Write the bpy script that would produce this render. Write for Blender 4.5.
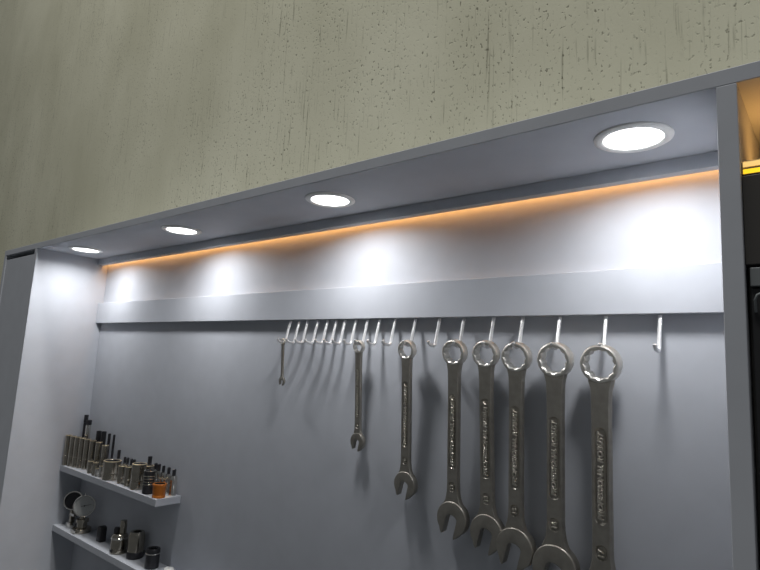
import bpy, bmesh, math, random
from mathutils import Vector, Matrix
random.seed(7)
for o in list(bpy.data.objects): bpy.data.objects.remove(o)
SC = bpy.context.scene
COL = SC.collection
K = 0.65                     # metres per layout unit (all lengths below are layout units)

# ------------------------------------------------------------------ camera
def setup_camera():
    yaw, pitch, roll, fpx = 0.6928, 0.1439, 0.0533, 561.5
    f = Vector((-math.sin(yaw)*math.cos(pitch), math.cos(yaw)*math.cos(pitch), math.sin(pitch)))
    r = f.cross(Vector((0, 0, 1))).normalized(); u = r.cross(f)
    c, s = math.cos(roll), math.sin(roll)
    r2 = c*r + s*u; u2 = -s*r + c*u
    M = Matrix((r2, u2, -f)).transposed().to_4x4()
    M.translation = Vector((1.6256, -0.7286, -0.2599))*K
    cd = bpy.data.cameras.new('camera'); co = bpy.data.objects.new('camera', cd); COL.objects.link(co)
    co.matrix_world = M
    cd.sensor_width = 36; cd.lens = fpx/760*36; cd.clip_start = 0.01
    SC.camera = co
setup_camera()

# ------------------------------------------------------------------ light and exposure
SPOT_W = 0.34                 # watts of each downlight
AMBER = 8.5                  # amber tape behind the batten
w = bpy.data.worlds.new('room_light'); SC.world = w; w.use_nodes = True
w.node_tree.nodes['Background'].inputs[0].default_value = (0.93, 0.97, 1.0, 1)
w.node_tree.nodes['Background'].inputs[1].default_value = 0.095
ld = bpy.data.lights.new('unseen_room_lamp', 'AREA'); ld.shape = 'RECTANGLE'; ld.size = 1.6; ld.size_y = 0.2  # assumed room lamp out of view, placed so the top board shades the niche
ld.energy = 87; ld.color = (1.0, 0.985, 0.95)
lo = bpy.data.objects.new('unseen_room_lamp', ld); COL.objects.link(lo)
lo.location = (0.75, -0.54, 2.6)
lo.rotation_euler = (Vector((0.9, 0, 0.2)) - Vector(lo.location)).to_track_quat('-Z', 'Y').to_euler()
vs = SC.view_settings
vs.view_transform = 'Standard'; vs.look = 'None'; vs.exposure = 0.0; vs.gamma = 1.0; vs.use_curve_mapping = False

# ------------------------------------------------------------------ materials
def newmat(name):
    m = bpy.data.materials.new(name); m.use_nodes = True
    return m, m.node_tree, m.node_tree.nodes['Principled BSDF']
def plain(name, col, rough=0.5, metal=0.0, noise=0.0, nscale=60.0, bump=0.0, spec=0.5, stretch=None):
    m, t, b = newmat(name)
    b.inputs['Roughness'].default_value = rough; b.inputs['Metallic'].default_value = metal
    b.inputs['Specular IOR Level'].default_value = spec
    b.inputs['Base Color'].default_value = (*col, 1)
    if noise or bump:
        tc = t.nodes.new('ShaderNodeTexCoord'); mp = t.nodes.new('ShaderNodeMapping')
        t.links.new(tc.outputs['Object'], mp.inputs[0])
        if stretch: mp.inputs['Scale'].default_value = stretch
        n = t.nodes.new('ShaderNodeTexNoise'); n.inputs['Scale'].default_value = nscale; n.inputs['Detail'].default_value = 4
        t.links.new(mp.outputs[0], n.inputs['Vector'])
        rp = t.nodes.new('ShaderNodeValToRGB')
        rp.color_ramp.elements[0].position = 0.3; rp.color_ramp.elements[1].position = 0.7
        rp.color_ramp.elements[0].color = (*[c*(1-noise) for c in col], 1)
        rp.color_ramp.elements[1].color = (*[min(1, c*(1+noise)) for c in col], 1)
        t.links.new(n.outputs['Fac'], rp.inputs[0]); t.links.new(rp.outputs[0], b.inputs['Base Color'])
        if bump:
            bp = t.nodes.new('ShaderNodeBump'); bp.inputs['Strength'].default_value = bump; bp.inputs['Distance'].default_value = 0.0005
            t.links.new(n.outputs['Fac'], bp.inputs['Height']); t.links.new(bp.outputs[0], b.inputs['Normal'])
    return m
def glow(name, col, strength):
    m, t, b = newmat(name)
    b.inputs['Base Color'].default_value = (*col, 1)
    b.inputs['Emission Color'].default_value = (*col, 1); b.inputs['Emission Strength'].default_value = strength
    return m
def plaster():
    m, t, b = newmat('scraped_plaster')
    b.inputs['Roughness'].default_value = 0.85; b.inputs['Specular IOR Level'].default_value = 0.2
    N = t.nodes.new; L = t.links.new
    tc = N('ShaderNodeTexCoord')
    def noise(scale_vec, detail, rough=0.5):
        mp = N('ShaderNodeMapping'); mp.inputs['Scale'].default_value = scale_vec
        L(tc.outputs['Object'], mp.inputs[0])
        n = N('ShaderNodeTexNoise'); n.inputs['Scale'].default_value = 1; n.inputs['Detail'].default_value = detail
        n.inputs['Roughness'].default_value = rough
        L(mp.outputs[0], n.inputs['Vector']); return n.outputs['Fac']
    def ramp(v, a, c):
        r = N('ShaderNodeMapRange'); r.inputs[1].default_value = a; r.inputs[2].default_value = c; r.clamp = True
        L(v, r.inputs[0]); return r.outputs[0]
    def mul(a, c, op='MULTIPLY'):
        x = N('ShaderNodeMath'); x.operation = op; x.use_clamp = True
        for i, v in enumerate((a, c)):
            if isinstance(v, float): x.inputs[i].default_value = v
            else: L(v, x.inputs[i])
        return x.outputs[0]
    mask = ramp(noise((4.0, 4.0, 2.2), 3), 0.34, 0.60)
    lane = ramp(noise((85, 85, 5), 2), 0.40, 0.60)
    pits = mul(ramp(noise((330, 330, 210), 2), 0.60, 0.68), mul(mul(mask, 0.18, 'ADD'), mul(lane, 0.30, 'ADD')))
    groove = mul(ramp(noise((360, 360, 11), 2, 0.6), 0.60, 0.70), mul(mask, 0.15, 'ADD'))
    groove = mul(groove, ramp(noise((60, 60, 40), 2), 0.36, 0.60))
    dark = mul(mul(pits, 0.78), mul(groove, 0.55), 'ADD')
    tone = noise((5, 5, 3), 4)
    rp = N('ShaderNodeValToRGB'); rp.color_ramp.elements[0].color = (0.54, 0.53, 0.40, 1); rp.color_ramp.elements[1].color = (0.65, 0.64, 0.50, 1)
    rp.color_ramp.elements[0].position = 0.35; rp.color_ramp.elements[1].position = 0.65
    L(tone, rp.inputs[0])
    mx = N('ShaderNodeMix'); mx.data_type = 'RGBA'
    L(dark, mx.inputs[0]); L(rp.outputs[0], mx.inputs[6]); mx.inputs[7].default_value = (0.13, 0.125, 0.085, 1)
    L(mx.outputs[2], b.inputs['Base Color'])
    fine = noise((420, 420, 300), 3)
    h = mul(mul(fine, 0.10), mul(dark, 0.8), 'SUBTRACT')
    h2 = N('ShaderNodeMath'); h2.operation = 'SUBTRACT'; L(mul(fine, 0.15), h2.inputs[0]); L(dark, h2.inputs[1])
    bp = N('ShaderNodeBump'); bp.inputs['Strength'].default_value = 0.5; bp.inputs['Distance'].default_value = 0.0008
    L(h2.outputs[0], bp.inputs['Height']); L(bp.outputs[0], b.inputs['Normal'])
    return m
M = dict(
    plaster=plaster(),
    board=plain('grey_laminate', (0.475, 0.495, 0.535), 0.6, 0, 0.03, 35, 0.05, 0.12),
    steel=plain('satin_vanadium_steel', (0.36, 0.34, 0.30), 0.42, 0.9, 0.10, 140, 0.06),
    head=plain('brushed_steel_head', (0.68, 0.66, 0.61), 0.42, 0.9, 0.08, 160, 0.05),
    letter=plain('raised_steel_letter', (0.56, 0.53, 0.46), 0.35, 1.0, 0.05, 200),
    zinc=plain('bright_zinc', (0.86, 0.86, 0.86), 0.42, 0.75, 0.05, 300),
    chrome=plain('polished_chrome', (0.72, 0.70, 0.66), 0.16, 1.0, 0.04, 200),
    socket=plain('worn_chrome_socket', (0.40, 0.37, 0.315), 0.24, 1.0, 0.15, 120),
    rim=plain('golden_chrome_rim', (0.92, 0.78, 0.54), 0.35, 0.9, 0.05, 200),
    dark=plain('blackened_steel_and_cup_shade', (0.045, 0.045, 0.05), 0.35, 0.6, 0.2, 150),
    rubber=plain('black_rubber_and_bore_shade', (0.018, 0.018, 0.02), 0.6, 0, 0.1, 100),
    orange=plain('orange_anodised', (0.50, 0.15, 0.015), 0.4, 0.15, 0.10, 160),
    white=plain('white_enamel', (0.8, 0.8, 0.78), 0.4, 0, 0.02, 100),
    dial=plain('dial_card', (0.5, 0.51, 0.5), 0.5, 0, 0.02, 100),
    print=plain('black_print', (0.02, 0.02, 0.02), 0.6, 0, 0.05, 100),
    sticker=plain('paper_sticker', (0.75, 0.68, 0.62), 0.7, 0, 0.04, 100),
    lamp=glow('lamp_diffuser', (0.99, 0.99, 1.0), 6.0),
    amber=glow('amber_led', (1.0, 0.48, 0.14), AMBER),
    amber2=glow('amber_led_bay', (1.0, 0.47, 0.10), 1.5),
    yellow=glow('yellow_led', (1.0, 0.62, 0.02), 1.1),
    gold=glow('gold_sheen_glow', (1.0, 0.66, 0.22), 0.75),  # glow imitating light reflected on the channel, not a lamp
    brass=plain('anodised_channel', (0.85, 0.62, 0.30), 0.3, 1.0, 0.05, 80),
    darkpanel=plain('dark_gloss_panel', (0.07, 0.065, 0.06), 0.3, 0, 0.05, 30),
    greyrail=plain('slate_grey_paint', (0.19, 0.205, 0.21), 0.45, 0, 0.04, 30),
)

# ------------------------------------------------------------------ mesh helpers
class MB:
    def __init__(s): s.bm = bmesh.new()
    def box(s, x0, x1, y0, y1, z0, z1, bev=0.0):
        b = bmesh.new()
        v = [b.verts.new((x, y, z)) for x in (x0, x1) for y in (y0, y1) for z in (z0, z1)]
        for q in ((0,1,3,2),(4,6,7,5),(0,4,5,1),(2,3,7,6),(0,2,6,4),(1,5,7,3)): b.faces.new([v[i] for i in q])
        if bev: bmesh.ops.bevel(b, geom=b.edges[:], offset=bev, segments=2, affect='EDGES', profile=0.5)
        s.add(b); return s
    def add(s, b, mat=None):
        if mat is not None: b.transform(mat)
        me = bpy.data.meshes.new('t'); b.to_mesh(me); b.free(); s.bm.from_mesh(me); bpy.data.meshes.remove(me)
    def loops(s, rings, cap0=True, cap1=True, mat=None):
        b = bmesh.new(); vr = [[b.verts.new(p) for p in r] for r in rings]
        n = len(rings[0])
        for a, c in zip(vr, vr[1:]):
            for i in range(n): b.faces.new((a[i], a[(i+1) % n], c[(i+1) % n], c[i]))
        if cap0: b.faces.new(vr[0][::-1])
        if cap1: b.faces.new(vr[-1])
        bmesh.ops.recalc_face_normals(b, faces=b.faces[:])
        s.add(b, mat); return s
    def lathe(s, prof, n=24, mat=None, cap0=True, cap1=True):
        # prof: list of (radius | function(theta), z)
        rings = []
        for r, z in prof:
            rings.append([(((r(2*math.pi*i/n) if callable(r) else r))*math.cos(2*math.pi*i/n),
                           ((r(2*math.pi*i/n) if callable(r) else r))*math.sin(2*math.pi*i/n), z) for i in range(n)])
        return s.loops(rings, cap0, cap1, mat)
    def tube(s, pts, r, n=8, radii=None):
        pts = [Vector(p) for p in pts]; rings = []
        t0 = (pts[1]-pts[0]).normalized(); up = Vector((1, 0, 0)) if abs(t0.x) < 0.9 else Vector((0, 1, 0))
        for i, p in enumerate(pts):
            t = (pts[min(i+1, len(pts)-1)] - pts[max(i-1, 0)]).normalized()
            a = t.cross(up).normalized(); c = t.cross(a)
            rr = radii[i] if radii else r
            rings.append([p + rr*(math.cos(2*math.pi*k/n)*a + math.sin(2*math.pi*k/n)*c) for k in range(n)])
        return s.loops(rings)
    def prism(s, poly, y0, y1, bev=0.0, mat=None, seg=2):
        b = bmesh.new()
        f = b.faces.new([b.verts.new((x, y0, z)) for x, z in poly])
        g = bmesh.ops.extrude_face_region(b, geom=[f]); nv = [e for e in g['geom'] if isinstance(e, bmesh.types.BMVert)]
        for v in nv: v.co.y = y1
        bmesh.ops.recalc_face_normals(b, faces=b.faces[:])
        if bev:
            ed = [e for e in b.edges if abs(e.verts[0].co.y - e.verts[1].co.y) < 1e-9]
            bmesh.ops.bevel(b, geom=ed, offset=bev, segments=seg, affect='EDGES', profile=0.5, clamp_overlap=True)
        s.add(b, mat); return s
    def mesh(s, name, smooth=35):
        me = bpy.data.meshes.new(name)
        for v in s.bm.verts: v.co *= K
        s.bm.to_mesh(me); s.bm.free()
        if smooth:
            for p in me.polygons: p.use_smooth = True
            me.set_sharp_from_angle(angle=math.radians(smooth))
        return me
    def build(s, name, mat, parent=None, loc=(0, 0, 0), smooth=35):
        return link(name, s.mesh(name, smooth), mat, parent, loc)
def link(name, me, mat, parent=None, loc=(0, 0, 0)):
    o = bpy.data.objects.new(name, me); COL.objects.link(o)
    if not me.materials: me.materials.append(M[mat])
    o.location = Vector(loc)*K
    if parent: o.parent = parent
    return o
def thing(name, label, cat, loc=(0, 0, 0), rot=(0, 0, 0), group=None):
    o = bpy.data.objects.new(name, None); COL.objects.link(o); o.empty_display_size = 0.02
    o.location = Vector(loc)*K; o.rotation_euler = rot
    return tag(o, label, cat, group)
def tag(o, label, cat, group=None):
    o['label'] = label; o['category'] = cat
    if group: o['group'] = group
    return o
def copy_tree(o, parent=None):
    c = o.copy(); COL.objects.link(c); c.parent = parent
    for ch in list(o.children): copy_tree(ch, c)
    return c
def text_mesh(body, height, length=None, depth=0.0006, shear=0.0):
    cu = bpy.data.curves.new('t', 'FONT'); cu.body = body; cu.size = 1; cu.shear = shear; cu.extrude = 0.42; cu.bevel_depth = 0.035; cu.bevel_resolution = 0
    cu.align_x = 'LEFT'; cu.align_y = 'BOTTOM_BASELINE'; cu.resolution_u = 3
    o = bpy.data.objects.new('t', cu); COL.objects.link(o)
    dg = bpy.context.evaluated_depsgraph_get(); dg.update()
    me = bpy.data.meshes.new_from_object(o.evaluated_get(dg))
    bpy.data.objects.remove(o); bpy.data.curves.remove(cu)
    xs = [v.co.x for v in me.vertices]; ys = [v.co.y for v in me.vertices]
    x0, x1, y0, y1 = min(xs), max(xs), min(ys), max(ys)
    sy = height/(y1-y0); sx = sy if length is None else length/(x1-x0)
    for v in me.vertices:
        v.co = ((v.co.x-(x0+x1)/2)*sx, (v.co.y-(y0+y1)/2)*sy, v.co.z*depth)
    return me
def text_on_bar(body, height, length, depth, cx, y, cz, shear=0.0):
    """lettering that reads upwards on a face looking towards -Y"""
    me = text_mesh(body, height, length, depth, shear)
    for v in me.vertices:
        a, b_, c = v.co
        v.co = Vector((cx - b_, y - c, cz + a))*K
    return me

# ------------------------------------------------------------------ the setting
def build_wall():
    m = MB(); m.box(-3.2, 4.2, 0.014, 0.16, -1.8, 2.4)
    o = m.build('wall_back', 'plaster', smooth=0); o['kind'] = 'structure'
    o['label'] = 'olive beige wall of vertically scraped plaster above the grey cabinet'
build_wall()

T = 0.015; W = 1.55; DEP = 0.1875; XL = -0.2449; XR = 2.25; ZB = -1.25
def build_cabinet():
    c = thing('wall_cabinet', 'open grey laminate tool cabinet niche built onto the plaster wall', 'cabinet', (0, 0, ZB))
    def part(name, x0, x1, y0, y1, z0, z1, mat='board', bev=0.0006, parent=c):
        return MB().box(x0, x1, y0, y1, z0-ZB, z1-ZB, bev).build(name, mat, parent, smooth=0)
    part('top_board', XL, XR, -DEP, 0.013, 0.0, T)
    part('back_panel', 0.0, W, 0.0, 0.013, ZB, 0.0)
    part('side_panel', -T, 0.0, -DEP, 0.013, ZB, 0.0)
    part('divider_panel', W, W+0.0158, -DEP, 0.013, ZB, 0.0)
    part('outer_panel', XL, XL+T, -DEP, 0.013, ZB, 0.0)
    d = part('door', XL+T+0.006, -T-0.0015, -DEP+0.001, -DEP+0.016, ZB+0.005, -0.014)
    part('back_panel', XL+T, -T, 0.0, 0.013, ZB, 0.0)
    part('back_panel', W+0.0158, XR, 0.0, 0.013, ZB, 0.0)
    part('batten', 0.0, W, -0.028, -0.013, -0.017, 0.0)
build_cabinet()
o = MB().box(0.0006, W-0.0006, -0.0145, -0.0002, -0.1812, -0.125, 0.0006).build('hook_rail', 'board', smooth=0)
tag(o, 'long grey laminate rail across the niche back that carries the hooks', 'rail')

o = MB().box(0.003, W-0.003, -0.0115, -0.0015, -0.0035, -0.0005).build('led_strip', 'amber', smooth=0)
tag(o, 'thin amber light strip glowing behind the batten under the top board', 'light strip')

# ------------------------------------------------------------------ downlights
def build_downlight(loc, label):
    t = thing('downlight', label, 'light', loc, group='round downlights in the top board')
    m = MB()
    m.lathe([(0.0300, -0.0008), (0.0305, -0.0022), (0.0330, -0.0034), (0.0372, -0.0030), (0.0398, -0.0014), (0.0400, 0.0), (0.0300, 0.0), (0.0300, -0.0008)], 48, cap0=False, cap1=False)
    m.build('bezel', 'white', t)
    MB().lathe([(0.0300, -0.0004), (0.0300, -0.0014), (0.0200, -0.0022), (0.0005, -0.0026)], 48).build('diffuser', 'lamp', t)
    a = bpy.data.lights.new('lamp_beam', 'AREA'); a.shape = 'DISK'; a.size = 0.058*K; a.energy = SPOT_W; a.spread = math.radians(160); a.color = (0.99, 0.99, 1.0)
    ao = bpy.data.objects.new('lamp_beam', a); COL.objects.link(ao); ao.parent = t; ao.location = (0, 0, -0.0036*K)
for x, lab in ((0.120, 'lit round downlight next to the side panel above the socket shelves'),
               (0.571, 'lit round downlight second from the side panel with the shelves'),
               (1.003, 'lit round downlight over the row of small empty hooks'),
               (1.461, 'lit round downlight nearest the divider, over the largest wrenches')):
    build_downlight((x, -0.1145, -0.0001), lab)

# ------------------------------------------------------------------ hooks
HZ = -0.1811
def hook_mesh():
    m = MB(); r = 0.0024
    pts = [(0, -0.0078, 0.010), (0, -0.0078, -0.002), (0, -0.0126, -0.020), (0, -0.0168, -0.0385), (0, -0.0178, -0.0415),
           (0, -0.0200, -0.0435), (0, -0.0235, -0.0440), (0, -0.0290, -0.0432), (0, -0.0330, -0.0420), (0, -0.0350, -0.0405), (0, -0.0362, -0.0375)]
    pts = [(x, y, z) if z < 0 else (x, y, 0.0) for x, y, z in pts[1:]]
    m.tube(pts, r, 8)
    return m.mesh('hook_wire')
def thread_mesh():
    m = MB(); pts = []
    for i in range(61):
        u = i/60; z = -0.0004 - 0.018*u; y = -0.0078 - 0.0048*max(0, (-z-0.002)/0.018); a = 2*math.pi*9*u
        pts.append((0.0023*math.cos(a), y + 0.0023*math.sin(a), z))
    m.tube(pts, 0.0006, 5); return m.mesh('hook_thread')
HM, TM = hook_mesh(), thread_mesh()
GE = 'empty wire hooks under the grey rail'
hooks = [(0.811, 'zinc wire hook carrying the tiny wrench at the end of the row'),
         (0.836, 0), (0.858, 0), (0.8855, 0), (0.910, 0), (0.932, 0), (0.9535, 0), (0.9785, 0),
         (1.0055, 'zinc wire hook carrying the small slim wrench among empty hooks'),
         (1.0315, 1), (1.0645, 1),
         (1.105, 'zinc wire hook carrying the mid-sized wrench that hangs alone'),
         (1.150, 'lone empty zinc wire hook just before the five big wrenches'),
         (1.1923, 'zinc wire hook carrying the narrowest of the five big wrenches'),
         (1.2422, 'zinc wire hook carrying the second narrowest of the five big wrenches'),
         (1.2868, 'zinc wire hook carrying the middle one of the five big wrenches'),
         (1.3385, 'zinc wire hook carrying the second largest wrench'),
         (1.3975, 'zinc wire hook carrying the largest wrench of all'),
         (1.4603, 'empty zinc wire hook alone between the largest wrench and the divider')]
for x, lab in hooks:
    grp = 'hooks under the grey rail'
    if lab == 0: lab, grp = 'empty zinc wire hook between the tiny wrench and the small slim wrench', 'empty hooks in the close row'
    elif lab == 1: lab, grp = 'empty zinc wire hook between the small slim wrench and the mid-sized wrench', 'empty hooks between small and mid-sized wrench'
    h = thing('wire_hook', lab, 'hook', (x, 0, HZ), (0, 0, random.uniform(-0.05, 0.05)), grp)
    link('wire', HM, 'zinc', h); link('thread', TM, 'zinc', h)

# ------------------------------------------------------------------ combination wrenches
def double_hex(a):
    def f(t):
        def hx(u):
            u = (u % (math.pi/3)) - math.pi/6
            return a/math.cos(u)
        return max(hx(t), hx(t+math.pi/6))
    return f
def boolean_cut(me, cutter):
    a = bpy.data.objects.new('a', me); b = bpy.data.objects.new('b', cutter)
    COL.objects.link(a); COL.objects.link(b)
    md = a.modifiers.new('cut', 'BOOLEAN'); md.object = b; md.operation = 'DIFFERENCE'; md.solver = 'EXACT'
    dg = bpy.context.evaluated_depsgraph_get(); dg.update()
    out = bpy.data.meshes.new_from_object(a.evaluated_get(dg))
    bpy.data.objects.remove(a); bpy.data.objects.remove(b)
    for p in out.polygons: p.use_smooth = True
    out.set_sharp_from_angle(angle=math.radians(30))
    return out
def build_wrench(X, ztop, R, wr, za, num, label, tilt, Y=-0.0262, swing=0.0, lettered=True):
    """R ring radius, wr shank width / R, za top of the jaw head in -R units"""
    t = thing('combination_wrench', label, 'wrench', (X, Y, ztop-R), (tilt, swing, 0), 'combination wrenches on the hooks')
    # ring end, facing -Y, leaning a little out of the bar
    th = 0.38*R; hole = double_hex(0.67*R); holec = double_hex(0.725*R)
    m = MB()
    rot = Matrix.Rotation(math.radians(90), 4, 'X')           # lathe z -> -Y
    lean = Matrix.Rotation(math.radians(6), 4, 'X')
    m.lathe([(holec, th), (0.90*R, th), (0.965*R, 0.90*th), (R, 0.62*th), (R, -0.62*th), (0.965*R, -0.90*th), (0.90*R, -th), (holec, -th),
             (hole, -0.86*th), (hole, 0.86*th), (holec, th)], 48, mat=lean @ rot, cap0=False, cap1=False)
    m.build('ring_end', 'head', t, smooth=25)
    # shank
    Rj = 1.27*R; zc = -(za*R) - Rj; hw = 0.5*wr*R; ht = 0.27*R
    secs = [(-0.80*R, 0.66*R, 0.26*R), (-1.02*R, 0.60*R, 0.27*R), (-1.35*R, max(hw*1.08, 0.52*R), ht), (-2.0*R, hw*1.02, ht), (-3.0*R, hw, ht)]
    zf = zc + 2.5*R
    secs.append((zf, hw, ht))
    for u in (0.25, 0.45, 0.62, 0.78, 0.9, 1.0):
        z = zf + (zc + 0.45*Rj - zf)*u
        secs.append((z, hw + (0.86*Rj - hw)*u**2.6, ht))
    rings = []
    for z, a, h in secs:
        rings.append([(-a, -h*0.45, z), (-a+0.28*h, -h, z), (a-0.28*h, -h, z), (a, -h*0.45, z), (a, h*0.45, z), (a-0.28*h, h, z), (-a+0.28*h, h, z), (-a, h*0.45, z)])
    sh = MB().loops(rings).mesh('shank', 30)
    # recessed capsule for the lettering and round recess for the size
    if lettered:
        dp = 0.09*R; cw = 0.66*hw
        ct, cb = -3.15*R, -(za-2.35)*R; nz = -(za-1.05)*R
        def capsule(a, z0, z1):
            P = []
            for i in range(13): P.append((a*math.cos(math.pi*i/12), z0 + 0.9*a*math.sin(math.pi*i/12)))
            for i in range(13): P.append((-a*math.cos(math.pi*i/12), z1 - 0.9*a*math.sin(math.pi*i/12)))
            return P
        def cutter(mb, a, z0, z1):
            rr = []
            for dy, da in ((-0.06*R, 0.06*R), (dp, -dp)):
                rr.append([(x, -ht+dy, z) for x, z in capsule(a+da, z0, z1)])
            mb.loops(rr)
        cm = MB(); cutter(cm, cw, ct-cw, cb+cw); cutter(cm, cw*0.95, nz+0.10*R, nz-0.10*R); cm = cm.mesh('c', 0)
        sh = boolean_cut(sh, cm)
        s_ = link('shank', sh, 'steel', t)
        tl = (ct-cb)-1.5*cw
        link('lettering', text_on_bar('PROFESSIONAL ROBUST', cw*0.86, tl, dp*2, 0, -ht+dp*0.1, (ct+cb)/2, 0.25), 'letter', s_)
        link('size_number', text_on_bar(num, cw*0.95, None, dp*2, 0, -ht+dp*0.2, nz), 'letter', s_)
    else:
        link('shank', sh, 'steel', t)
    # open end
    a = (0.365 if lettered else 0.44)*Rj; P = []
    for i in range(29):
        an = math.radians(-48 + 276*i/28); P.append((Rj*math.cos(an), Rj*math.sin(an)))
    P += [(-(a+0.19*Rj), -0.96*Rj), (-(a+0.07*Rj), -1.07*Rj), (-a-0.01*Rj, -1.0*Rj), (-a, 0.0)]
    for i in range(1, 8):
        an = math.radians(180 - 180*i/8); P.append((a*math.cos(an), 0.0 + 0.62*a*math.sin(an)))
    P += [(a, 0.0), (a+0.01*Rj, -1.0*Rj), (a+0.07*Rj, -1.07*Rj), (a+0.19*Rj, -0.96*Rj)]
    q = math.radians(-15)                                    # jaws turned off the bar axis
    P = [(x*math.cos(q)-z*math.sin(q), x*math.sin(q)+z*math.cos(q)) for x, z in P]
    P = [(x, z+zc) for x, z in P]
    MB().prism(P, -0.36*R, 0.36*R, (0.11 if lettered else 0.05)*R, seg=3).build('open_end', 'steel', t, smooth=40)
    return t
def tl(L, dy): return math.asin(dy/L)
build_wrench(0.814, -0.2170, 0.0058, 1.0, 11.4, '5', 'tiny steel combination wrench hanging at the end of the row', tl(0.08, 0.004), swing=-0.02, lettered=False, Y=-0.0262)
build_wrench(1.0045, -0.2185, 0.01085, 1.10, 12.9, '8', 'small slim steel combination wrench hanging among close-set empty hooks', tl(0.17, 0.012))
build_wrench(1.1042, -0.2170, 0.0151, 1.08, 12.1, '10', 'steel combination wrench with a mid-sized head, hanging alone between empty hooks', tl(0.22, 0.013))
build_wrench(1.1900, -0.2155, 0.0187, 0.98, 11.1, '12', 'narrowest of the five big steel combination wrenches hanging close together', tl(0.26, 0.012))
build_wrench(1.2410, -0.2160, 0.0190, 1.04, 11.2, '13', 'second narrowest of the five big wrenches, its jaw tucked behind the next', tl(0.27, 0.010), swing=-0.02)
build_wrench(1.2870, -0.2178, 0.0200, 1.00, 10.9, '15', 'middle one of the five big steel combination wrenches hanging close together', tl(0.28, 0.009))
build_wrench(1.3405, -0.2175, 0.0222, 0.97, 10.1, '16', 'second largest steel combination wrench, hanging next to the largest one', tl(0.30, 0.008))
build_wrench(1.3975, -0.2190, 0.0236, 0.97, 10.25, '17', 'largest steel combination wrench, hanging next to a lone empty hook', tl(0.31, 0.006))

# ------------------------------------------------------------------ shelves
ZS1, ZS2, SD = -0.5629, -0.7143, 0.0597
def shelf(z, x1, label):
    t = thing('wall_shelf', label, 'shelf', (0.0006, 0, z))
    MB().box(0, x1, -SD, -0.0003, -T, 0, 0.0007).build('board', 'board', t, smooth=0)
shelf(ZS1, 0.487, 'narrow grey laminate shelf crowded with sockets, above another shelf')
shelf(ZS2, 0.70, 'narrow grey laminate shelf holding the dial gauge, below the socket shelf')

def hexr(a):
    return lambda t: a/math.cos(((t % (math.pi/3)) - math.pi/6))
GS = 'sockets on the upper shelf'
def socket(x, y, z, r, h, label, mat='socket', band='socket', ribs=False, step=None, group=GS, cat='socket', rimmat='rim'):
    t = thing('socket', label, cat, (x, y, z), (0, 0, random.uniform(0, 1)), group)
    hole = hexr(0.62*r); hc = hexr(0.70*r); c = 0.06*r+0.0003
    zb = 0.34*h
    rt = r if step is None else r*step
    m = MB()
    m.lathe([(0.80*r, 0), (r-c, 0), (r, c), (r, zb-0.0012), (0.93*r, zb-0.0006), (0.93*r, zb), (rt*0.99, zb+0.001), (rt, zb+0.0015), (rt, h-c), (rt-c, h), (0.85*rt, h),
             (0.83*rt, h-0.0006)], 24, cap1=False)
    bd = m.build('body', mat, t, smooth=40)
    MB().lathe([(0.83*rt, h-0.0006), (hexr(0.72*rt), h-0.08*rt), (hexr(0.72*rt), h*0.45), (0.2*rt, h*0.43)], 24, cap0=False).build('bore_shade', 'rubber', bd, smooth=20)  # black colour stands for the shade inside the chrome socket
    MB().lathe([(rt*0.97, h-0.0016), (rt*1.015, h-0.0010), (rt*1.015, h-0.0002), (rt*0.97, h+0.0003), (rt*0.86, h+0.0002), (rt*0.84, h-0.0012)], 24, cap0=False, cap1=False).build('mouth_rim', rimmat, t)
    b = MB()
    if ribs:
        for k in range(4):
            zz = h*(0.40+0.12*k)
            b.lathe([(rt*0.98, zz-0.0012), (rt*1.03, zz-0.0006), (rt*1.03, zz+0.0006), (rt*0.98, zz+0.0012)], 24, cap0=False, cap1=False)
    else:
        n = 24
        b.lathe([(lambda a: r*(1.01+0.02*(round(a/(2*math.pi)*n) % 2)), zb*0.45), (lambda a: r*(1.01+0.02*(round(a/(2*math.pi)*n) % 2)), zb*0.8)], n, cap0=False, cap1=False)
        b.lathe([(r*0.97, zb*0.42), (r*1.02, zb*0.45)], n, cap0=False, cap1=False)
        b.lathe([(r*1.02, zb*0.8), (r*0.97, zb*0.83)], n, cap0=False, cap1=False)
    b.build('knurled_band', band, t)
    return t
def bit_socket(x, y, z, h, rb, rbit, label, hb=None, group='bit sockets at the back of the upper shelf', bitmat='dark'):
    hb = hb or 0.55*h
    t = thing('bit_socket', label, 'bit socket', (x, y, z), (0, 0, random.uniform(0, 1)), group)
    MB().lathe([(rb*0.9, 0), (rb, 0.0006), (rb, hb*0.45), (rb*0.9, hb*0.48), (rb*0.9, hb*0.54), (rb, hb*0.57), (rb, hb*0.88), (rb*0.8, hb), (rbit*1.15, hb)], 16).build('body', 'chrome', t)
    MB().lathe([(hexr(rbit*0.88), hb-0.001), (hexr(rbit*0.88), h-0.001), (rbit*0.6, h)], 12).build('bit', bitmat, t, smooth=20)
    return t

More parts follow.
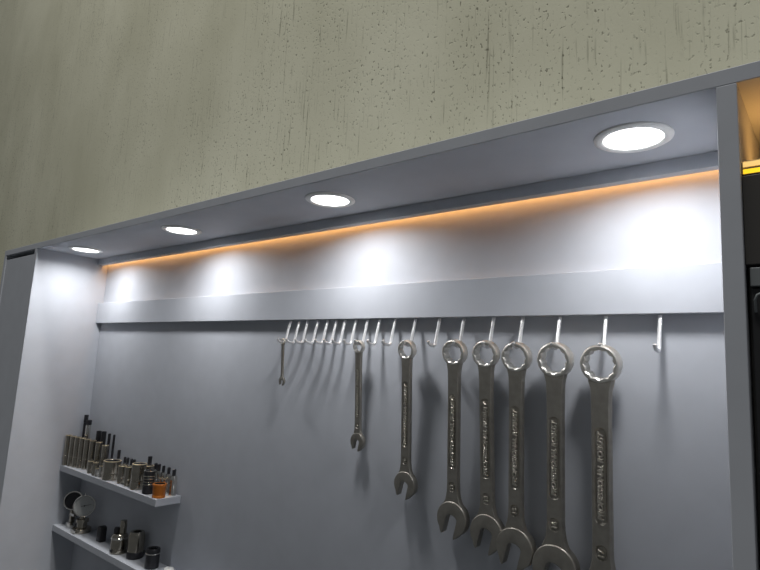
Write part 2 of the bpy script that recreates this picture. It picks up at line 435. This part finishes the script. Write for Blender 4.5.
deep = [(0.0105, -0.0515), (0.0310, -0.0480), (0.0500, -0.0443), (0.0695, -0.0404), (0.0900, -0.0366), (0.1120, -0.0327), (0.1385, -0.0289), (0.1665, -0.0250)]
for i, (x, y) in enumerate(deep):
    socket(x, y, ZS1, 0.0078, (0.0775, 0.077, 0.0768, 0.0765, 0.0758, 0.0748, 0.0736, 0.069)[i],
           'tall deep steel socket in the close row beside the side panel' if i < 7 else 'shorter deep steel socket ending the tall row, behind small sockets',
           group='row of deep sockets' )
GT = 'tall pieces at the back of the upper shelf'
def extension(x, y, r, h, label, body='dark', tip='dark', tiph=0.02):
    t = thing('socket_extension', label, 'extension', (x, y, ZS1), (0, 0, random.uniform(0.2, 0.7)), GT)
    MB().lathe([(r*0.92, 0), (r, 0.001), (r, h-tiph-0.004), (r*0.96, h-tiph-0.002), (r*0.96, h-tiph)], 20).build('bar', body, t)
    s = r*0.78
    MB().box(-s, s, -s, s, h-tiph, h, 0.0008).build('drive_square', tip, t)
extension(0.0239, -0.0180, 0.0052, 0.131, 'tallest black extension bar standing behind the deep sockets')
extension(0.0425, -0.0180, 0.0067, 0.119, 'silver extension bar with black end, behind the deep sockets', 'chrome', 'dark', 0.013)
socket(0.0990, -0.0140, ZS1, 0.0064, 0.096, 'black impact socket behind the deep row, next to its twin', 'dark', 'dark', rimmat='dark', group=GT)
socket(0.1270, -0.0140, ZS1, 0.0062, 0.0975, 'black impact socket behind the deep row, next to thin hex bits', 'dark', 'dark', rimmat='dark', group=GT)
bit_socket(0.1519, -0.0110, ZS1, 0.0955, 0.0058, 0.0036, 'long black hex bit in chrome base beside the black impact sockets', 0.034)
bit_socket(0.1765, -0.0105, ZS1, 0.0955, 0.0055, 0.0031, 'long thin black hex bit in chrome base, behind the large socket', 0.034)
bit_socket(0.2124, -0.0110, ZS1, 0.0625, 0.0055, 0.0038, 'medium black bit in chrome base behind the largest open socket', 0.042)
socket(0.1480, -0.0480, ZS1, 0.0066, 0.0295, 'short small socket in front of the deep row', group=GS)
socket(0.1790, -0.0500, ZS1, 0.0064, 0.0310, 'short small socket next to tiny chrome sockets', group=GS)
socket(0.1965, -0.0535, ZS1, 0.0040, 0.0200, 'tiny chrome socket at the shelf edge, the lower of two', 'chrome', 'chrome')
socket(0.2090, -0.0500, ZS1, 0.0042, 0.0270, 'tiny chrome socket touching the largest open socket', 'chrome', 'chrome')
socket(0.2420, -0.0395, ZS1, 0.0200, 0.0435, 'largest wide open socket in the middle of the shelf')
socket(0.2990, -0.0430, ZS1, 0.0085, 0.0405, 'narrow bronze-tinted socket right after the largest one')
socket(0.3340, -0.0450, ZS1, 0.0076, 0.0435, 'narrow socket standing against the tall wide socket')
socket(0.3720, -0.0410, ZS1, 0.0158, 0.0555, 'tall wide socket with a ringed mouth, beside the ribbed socket')
socket(0.3660, -0.0135, ZS1, 0.0108, 0.0480, 'socket with a black bit standing in it, behind the tall wide one')
t = thing('driver_bit', 'black square driver bit standing upright in a socket', 'driver bit', (0.3660, -0.0135, ZS1+0.0212), (0, 0, 0.5), GT)
MB().lathe([(0.0040, 0), (0.0046, 0.001), (0.0046, 0.028), (0.0038, 0.030)], 12).build('shaft', 'dark', t)
MB().box(-0.0036, 0.0036, -0.0036, 0.0036, 0.030, 0.047, 0.0006).build('drive_end', 'dark', t)
socket(0.4260, -0.0445, ZS1, 0.0124, 0.0495, 'ribbed dark socket next to the orange cup', 'dark', 'socket', ribs=True, rimmat='chrome')
socket(0.4440, -0.0280, ZS1, 0.0044, 0.0345, 'slim chrome socket behind the orange cup, nearer the ribbed socket', 'chrome', 'chrome')
socket(0.4590, -0.0260, ZS1, 0.0044, 0.0350, 'slim chrome socket behind the orange cup, nearer the shelf end', 'chrome', 'chrome')
for x in (0.2462, 0.2600, 0.2790, 0.2920):
    bit_socket(x, -0.0115, ZS1, 0.0505, 0.0050, 0.0033, 'small black bit socket in the row behind the middle sockets', 0.036, 'bit sockets behind the middle sockets')
for i, (x, h) in enumerate(((0.3934, 0.0573), (0.4078, 0.0572), (0.4274, 0.0566), (0.4494, 0.0560))):
    bit_socket(x, -0.0130, ZS1, h, 0.0062, 0.0036, 'chrome bit socket with dark tip in the row behind the orange cup', 0.042, 'bit sockets behind the orange cup')
bit_socket(0.4730, -0.0140, ZS1, 0.0555, 0.0082, 0.0040, 'stout chrome bit socket with dark tip at the shelf end', 0.042)
# orange cup
t = thing('orange_cup', 'small orange cup-shaped socket at the front corner of the shelf', 'cup', (0.4720, -0.0450, ZS1))
r = 0.0138; h = 0.0290
MB().lathe([(r*0.90, 0), (r*0.97, 0.0012), (r*0.97, h*0.16), (r*0.92, h*0.2), (r*0.94, h*0.24), (r, h*0.85), (r, h-0.0008), (r*0.96, h), (r*0.84, h), (r*0.83, h-0.0008)], 32, cap1=False).build('shell', 'orange', t)
MB().lathe([(r*0.83, h-0.0008), (r*0.76, h*0.35), (0.001, h*0.33)], 32, cap0=False).build('bore_shade', 'dark', t)  # cup interior coloured dark to imitate the shade within it
MB().lathe([(r*1.0, h*0.83), (r*1.05, h*0.86), (r*1.05, h*0.97), (r*0.99, h*1.0)], 32, cap0=False, cap1=False).build('rim', 'orange', t)
o = MB().box(-0.006, 0.006, -0.006, 0.006, 0, 0.0004).build('paper_label', 'sticker', None, (0.4790, -0.0275, ZS1+0.0001), 0)
tag(o, 'scrap of pale paper label stuck on the shelf end', 'label')

# ------------------------------------------------------------------ lower shelf
def facing(n):
    return Vector(n).to_track_quat('Z', 'Y').to_matrix().to_4x4()
VIEW = (0.80, -0.52, 0.16)
def dial_gauge():
    B = (0.1080, -0.0330, ZS2)
    t = thing('dial_gauge', 'round dial gauge with pale face on a steel base', 'gauge', B)
    MB().lathe([(0.0215, 0), (0.0225, 0.001), (0.0225, 0.010), (0.0200, 0.0115), (0.0120, 0.0120), (0.0115, 0.024), (0.0150, 0.025), (0.0150, 0.032), (0.0060, 0.033), (0.0055, 0.040)], 28).build('base', 'socket', t)
    MB().box(-0.010, 0.012, -0.0235, -0.0195, 0.003, 0.0105, 0.0006).build('clamp_screw_plate', 'chrome', t)
    Mx = Matrix.Translation((0.0030, -0.0005, 0.0640)) @ facing(VIEW)
    R = 0.0262
    b = MB().lathe([(R*0.80, -0.011), (R*0.95, -0.0095), (R*0.96, -0.001), (R, 0.0005), (R, 0.0035), (R*0.96, 0.0045), (R*0.91, 0.0045), (R*0.90, 0.0022), (0.001, 0.0020)], 40, mat=Mx).build('bezel', 'chrome', t)
    d = MB().lathe([(R*0.895, 0.0019), (R*0.895, 0.0027), (0.0005, 0.0027)], 40, mat=Mx).build('dial_face', 'dial', t)
    m = MB()
    for k in range(40):
        a = 2*math.pi*k/40; r0 = R*(0.72 if k % 5 == 0 else 0.79); wd = 0.0005 if k % 5 == 0 else 0.00025
        bb = bmesh.new(); bmesh.ops.create_cube(bb, size=1)
        bb.transform(Mx @ Matrix.Rotation(a, 4, 'Z') @ Matrix.Translation(((r0+R*0.86)/2, 0, 0.0028)) @ Matrix.Diagonal((R*0.86-r0, wd, 0.0003, 1)))
        m.add(bb)
    m.build('tick_marks', 'print', d)
    m = MB(); bb = bmesh.new(); bmesh.ops.create_cube(bb, size=1)
    bb.transform(Mx @ Matrix.Rotation(0.2, 4, 'Z') @ Matrix.Translation((0.004, 0, 0.0036)) @ Matrix.Diagonal((0.024, 0.0009, 0.0005, 1))); m.add(bb)
    m.lathe([(0.0018, 0.0026), (0.0018, 0.0040), (0.0006, 0.0043)], 12, mat=Mx)
    m.build('pointer', 'print', d)
    MB().tube([(0.003, -0.001, 0.089), (0.003, -0.001, 0.0945)], 0.0022, 10).build('crown_knob', 'chrome', t)
dial_gauge()
def ring_tool():
    t = thing('ring_gauge', 'open steel ring on a bracket standing behind the dial gauge', 'gauge', (0.0500, -0.0320, ZS2))
    Mx = Matrix.Translation((-0.008, 0, 0.0640)) @ facing(VIEW); R = 0.0235
    MB().lathe([(R*0.88, -0.004), (R, -0.004), (R, 0.004), (R*0.88, 0.004), (R*0.88, -0.004)], 40, mat=Mx, cap0=False, cap1=False).build('ring', 'chrome', t)
    MB().lathe([(R*0.879, -0.003), (R*0.879, -0.0024)], 40, mat=Mx).build('back_plate', 'dark', t)
    MB().box(-0.013, 0.009, -0.010, 0.008, 0, 0.012, 0.001).build('foot', 'chrome', t)
    MB().box(-0.010, 0.002, -0.006, 0.005, 0.012, 0.041, 0.001).build('bracket', 'socket', t)
    MB().tube([(-0.004, -0.004, 0.032), (0.0205, -0.004, 0.032)], 0.0040, 12).build('cross_screw', 'chrome', t)
ring_tool()
t = thing('rubber_block', 'black rubber block with rounded top beside the dial gauge', 'block', (0.2100, -0.0300, ZS2))
P = [(-0.0098, 0), (0.0098, 0)] + [(0.0098*math.cos(math.pi*i/10)*(1 if i not in (0, 10) else 1), 0.0310+0.0046*math.sin(math.pi*i/10)) for i in range(11)]
MB().prism(P, -0.0075, 0.0075, 0.001).build('body', 'rubber', t)
MB().box(-0.0080, 0.0080, -0.0082, -0.0073, 0.003, 0.012, 0.0003).build('face_plate', 'dark', t)
t = thing('tap_chuck', 'steel chuck with offset top spindle and side screw', 'chuck', (0.3130, -0.0370, ZS2))
r = 0.0186
MB().lathe([(r*0.88, 0), (r*0.94, 0.001), (r*0.94, 0.008), (r*0.90, 0.009), (r, 0.011), (r, 0.034), (r*0.92, 0.039), (r*0.72, 0.0425), (r*0.2, 0.043)], 28).build('body', 'socket', t)
MB().lathe([(r*1.005, 0.0310), (r*1.03, 0.0318), (r*1.03, 0.0345), (r*0.98, 0.0355)], 28, cap0=False, cap1=False).build('collar', 'chrome', t)
MB().lathe([(0.0078, 0.042), (0.0078, 0.062), (0.0070, 0.064), (0.0072, 0.0655), (0.0072, 0.0700), (0.0062, 0.0712)], 20, mat=Matrix.Translation((0.003, 0.004, 0))).build('spindle', 'socket', t)
MB().lathe([(0.0062, 0.041), (0.0062, 0.051), (0.0045, 0.055)], 16, mat=Matrix.Translation((-0.0085, -0.005, 0))).build('side_screw', 'dark', t)
MB().box(-0.004, 0.003, -0.0192, -0.0170, 0.004, 0.010, 0.0005).build('set_screw', 'dark', t)
GL = 'large sockets on the lower shelf'
t = thing('drive_socket', 'stout steel socket with dark base beside the chuck', 'socket', (0.3670, -0.0255, ZS2), group=GL)
r = 0.0186
MB().lathe([(r*0.9, 0), (r, 0.0015), (r, 0.013), (r*0.95, 0.0145)], 28).build('base', 'dark', t)
MB().lathe([(r*0.94, 0.0145), (r*0.94, 0.046), (r*0.86, 0.053), (r*0.80, 0.056), (r*0.58, 0.0565), (hexr(r*0.45), 0.0555), (hexr(r*0.45), 0.03), (0.001, 0.0295)], 24).build('body', 'socket', t)
t = thing('drive_socket', 'dark steel socket with bright ring under its mouth, near the cap', 'socket', (0.4480, -0.0300, ZS2), group=GL)
r = 0.0152
MB().lathe([(r*0.9, 0), (r*0.96, 0.001), (r*0.96, 0.030), (r*0.98, 0.031), (r*0.98, 0.038), (r*0.9, 0.0398), (r*0.72, 0.0398), (hexr(r*0.55), 0.0385), (hexr(r*0.55), 0.024), (0.001, 0.0235)], 24).build('body', 'dark', t)
MB().lathe([(r*0.97, 0.0286), (r*1.02, 0.0292), (r*1.02, 0.0308), (r*0.97, 0.0314)], 28, cap0=False, cap1=False).build('bright_ring', 'chrome', t)
t = thing('bottle_cap', 'white rounded plastic cap at the far end of the lower shelf', 'cap', (0.5160, -0.0300, ZS2))
MB().lathe([(0.0112, 0), (0.0115, 0.0008), (0.0113, 0.0110), (0.0100, 0.0150), (0.0070, 0.0168), (0.001, 0.0172)], 28).build('dome', 'white', t)
MB().lathe([(0.0113, 0.0005), (0.0121, 0.0010), (0.0121, 0.0040), (0.0114, 0.0045)], 28, cap0=False, cap1=False).build('skirt', 'white', t)

# ------------------------------------------------------------------ neighbouring bay behind the divider
XD = W + 0.0158 + 0.0004
t = thing('led_channel', 'gold-toned light channel glowing amber in the neighbouring bay', 'light', (XD, -0.176, -0.0820))
MB().box(0, 0.62, -0.005, 0.005, 0.0, 0.0125, 0.0012).build('channel', 'brass', t)
MB().box(0.001, 0.619, -0.0056, -0.0050, 0.0008, 0.0046).build('front_diffuser', 'yellow', t, smooth=0)
MB().box(0.001, 0.619, -0.0056, -0.0050, 0.0068, 0.0112).build('upper_sheen_glow', 'gold', t, smooth=0)  # emissive band standing in for the channel's reflected sheen
MB().box(0.001, 0.619, 0.060, 0.072, 0.0, 0.0030).build('rear_strip', 'amber2', t, smooth=0)
a = bpy.data.lights.new('channel_beam', 'AREA'); a.shape = 'RECTANGLE'; a.size = 0.60*K; a.size_y = 0.010*K; a.energy = 0.17; a.spread = math.radians(140); a.color = (1.0, 0.50, 0.13)
ao = bpy.data.objects.new('channel_beam', a); COL.objects.link(ao); ao.parent = t; ao.location = Vector((0.31, 0.066, 0.0036))*K; ao.rotation_euler = (math.pi, 0, 0)
t = thing('drawer_cabinet', 'dark drawer cabinet standing in the neighbouring bay under the light channel', 'cabinet', (XD, -0.17, ZB))
def dc(name, x0, z0, z1, mat, y0=-0.012, y1=0.0, p=t):
    return MB().box(x0, 0.62, y0, y1, z0-ZB, z1-ZB, 0.0006).build(name, mat, p, smooth=0)
dc('carcass', 0.0, ZB, -0.0825, 'darkpanel', 0.0, 0.16)
dc('upper_panel', 0.0, -0.1600, -0.0830, 'darkpanel')
dc('rail', 0.0030, -0.1785, -0.1630, 'greyrail', -0.0135)
d1 = dc('drawer', 0.0030, -0.3245, -0.1805, 'rubber')
MB().tube([(0.0060, -0.0125, -0.200-ZB), (0.0060, -0.0150, -0.190-ZB), (0.0075, -0.0160, -0.1865-ZB), (0.0110, -0.0160, -0.1845-ZB), (0.30, -0.0160, -0.1845-ZB)], 0.0011, 8).build('handle', 'greyrail', d1)
dc('drawer', 0.0030, -0.62, -0.3275, 'rubber')
dc('drawer', 0.0030, ZB+0.01, -0.624, 'rubber')
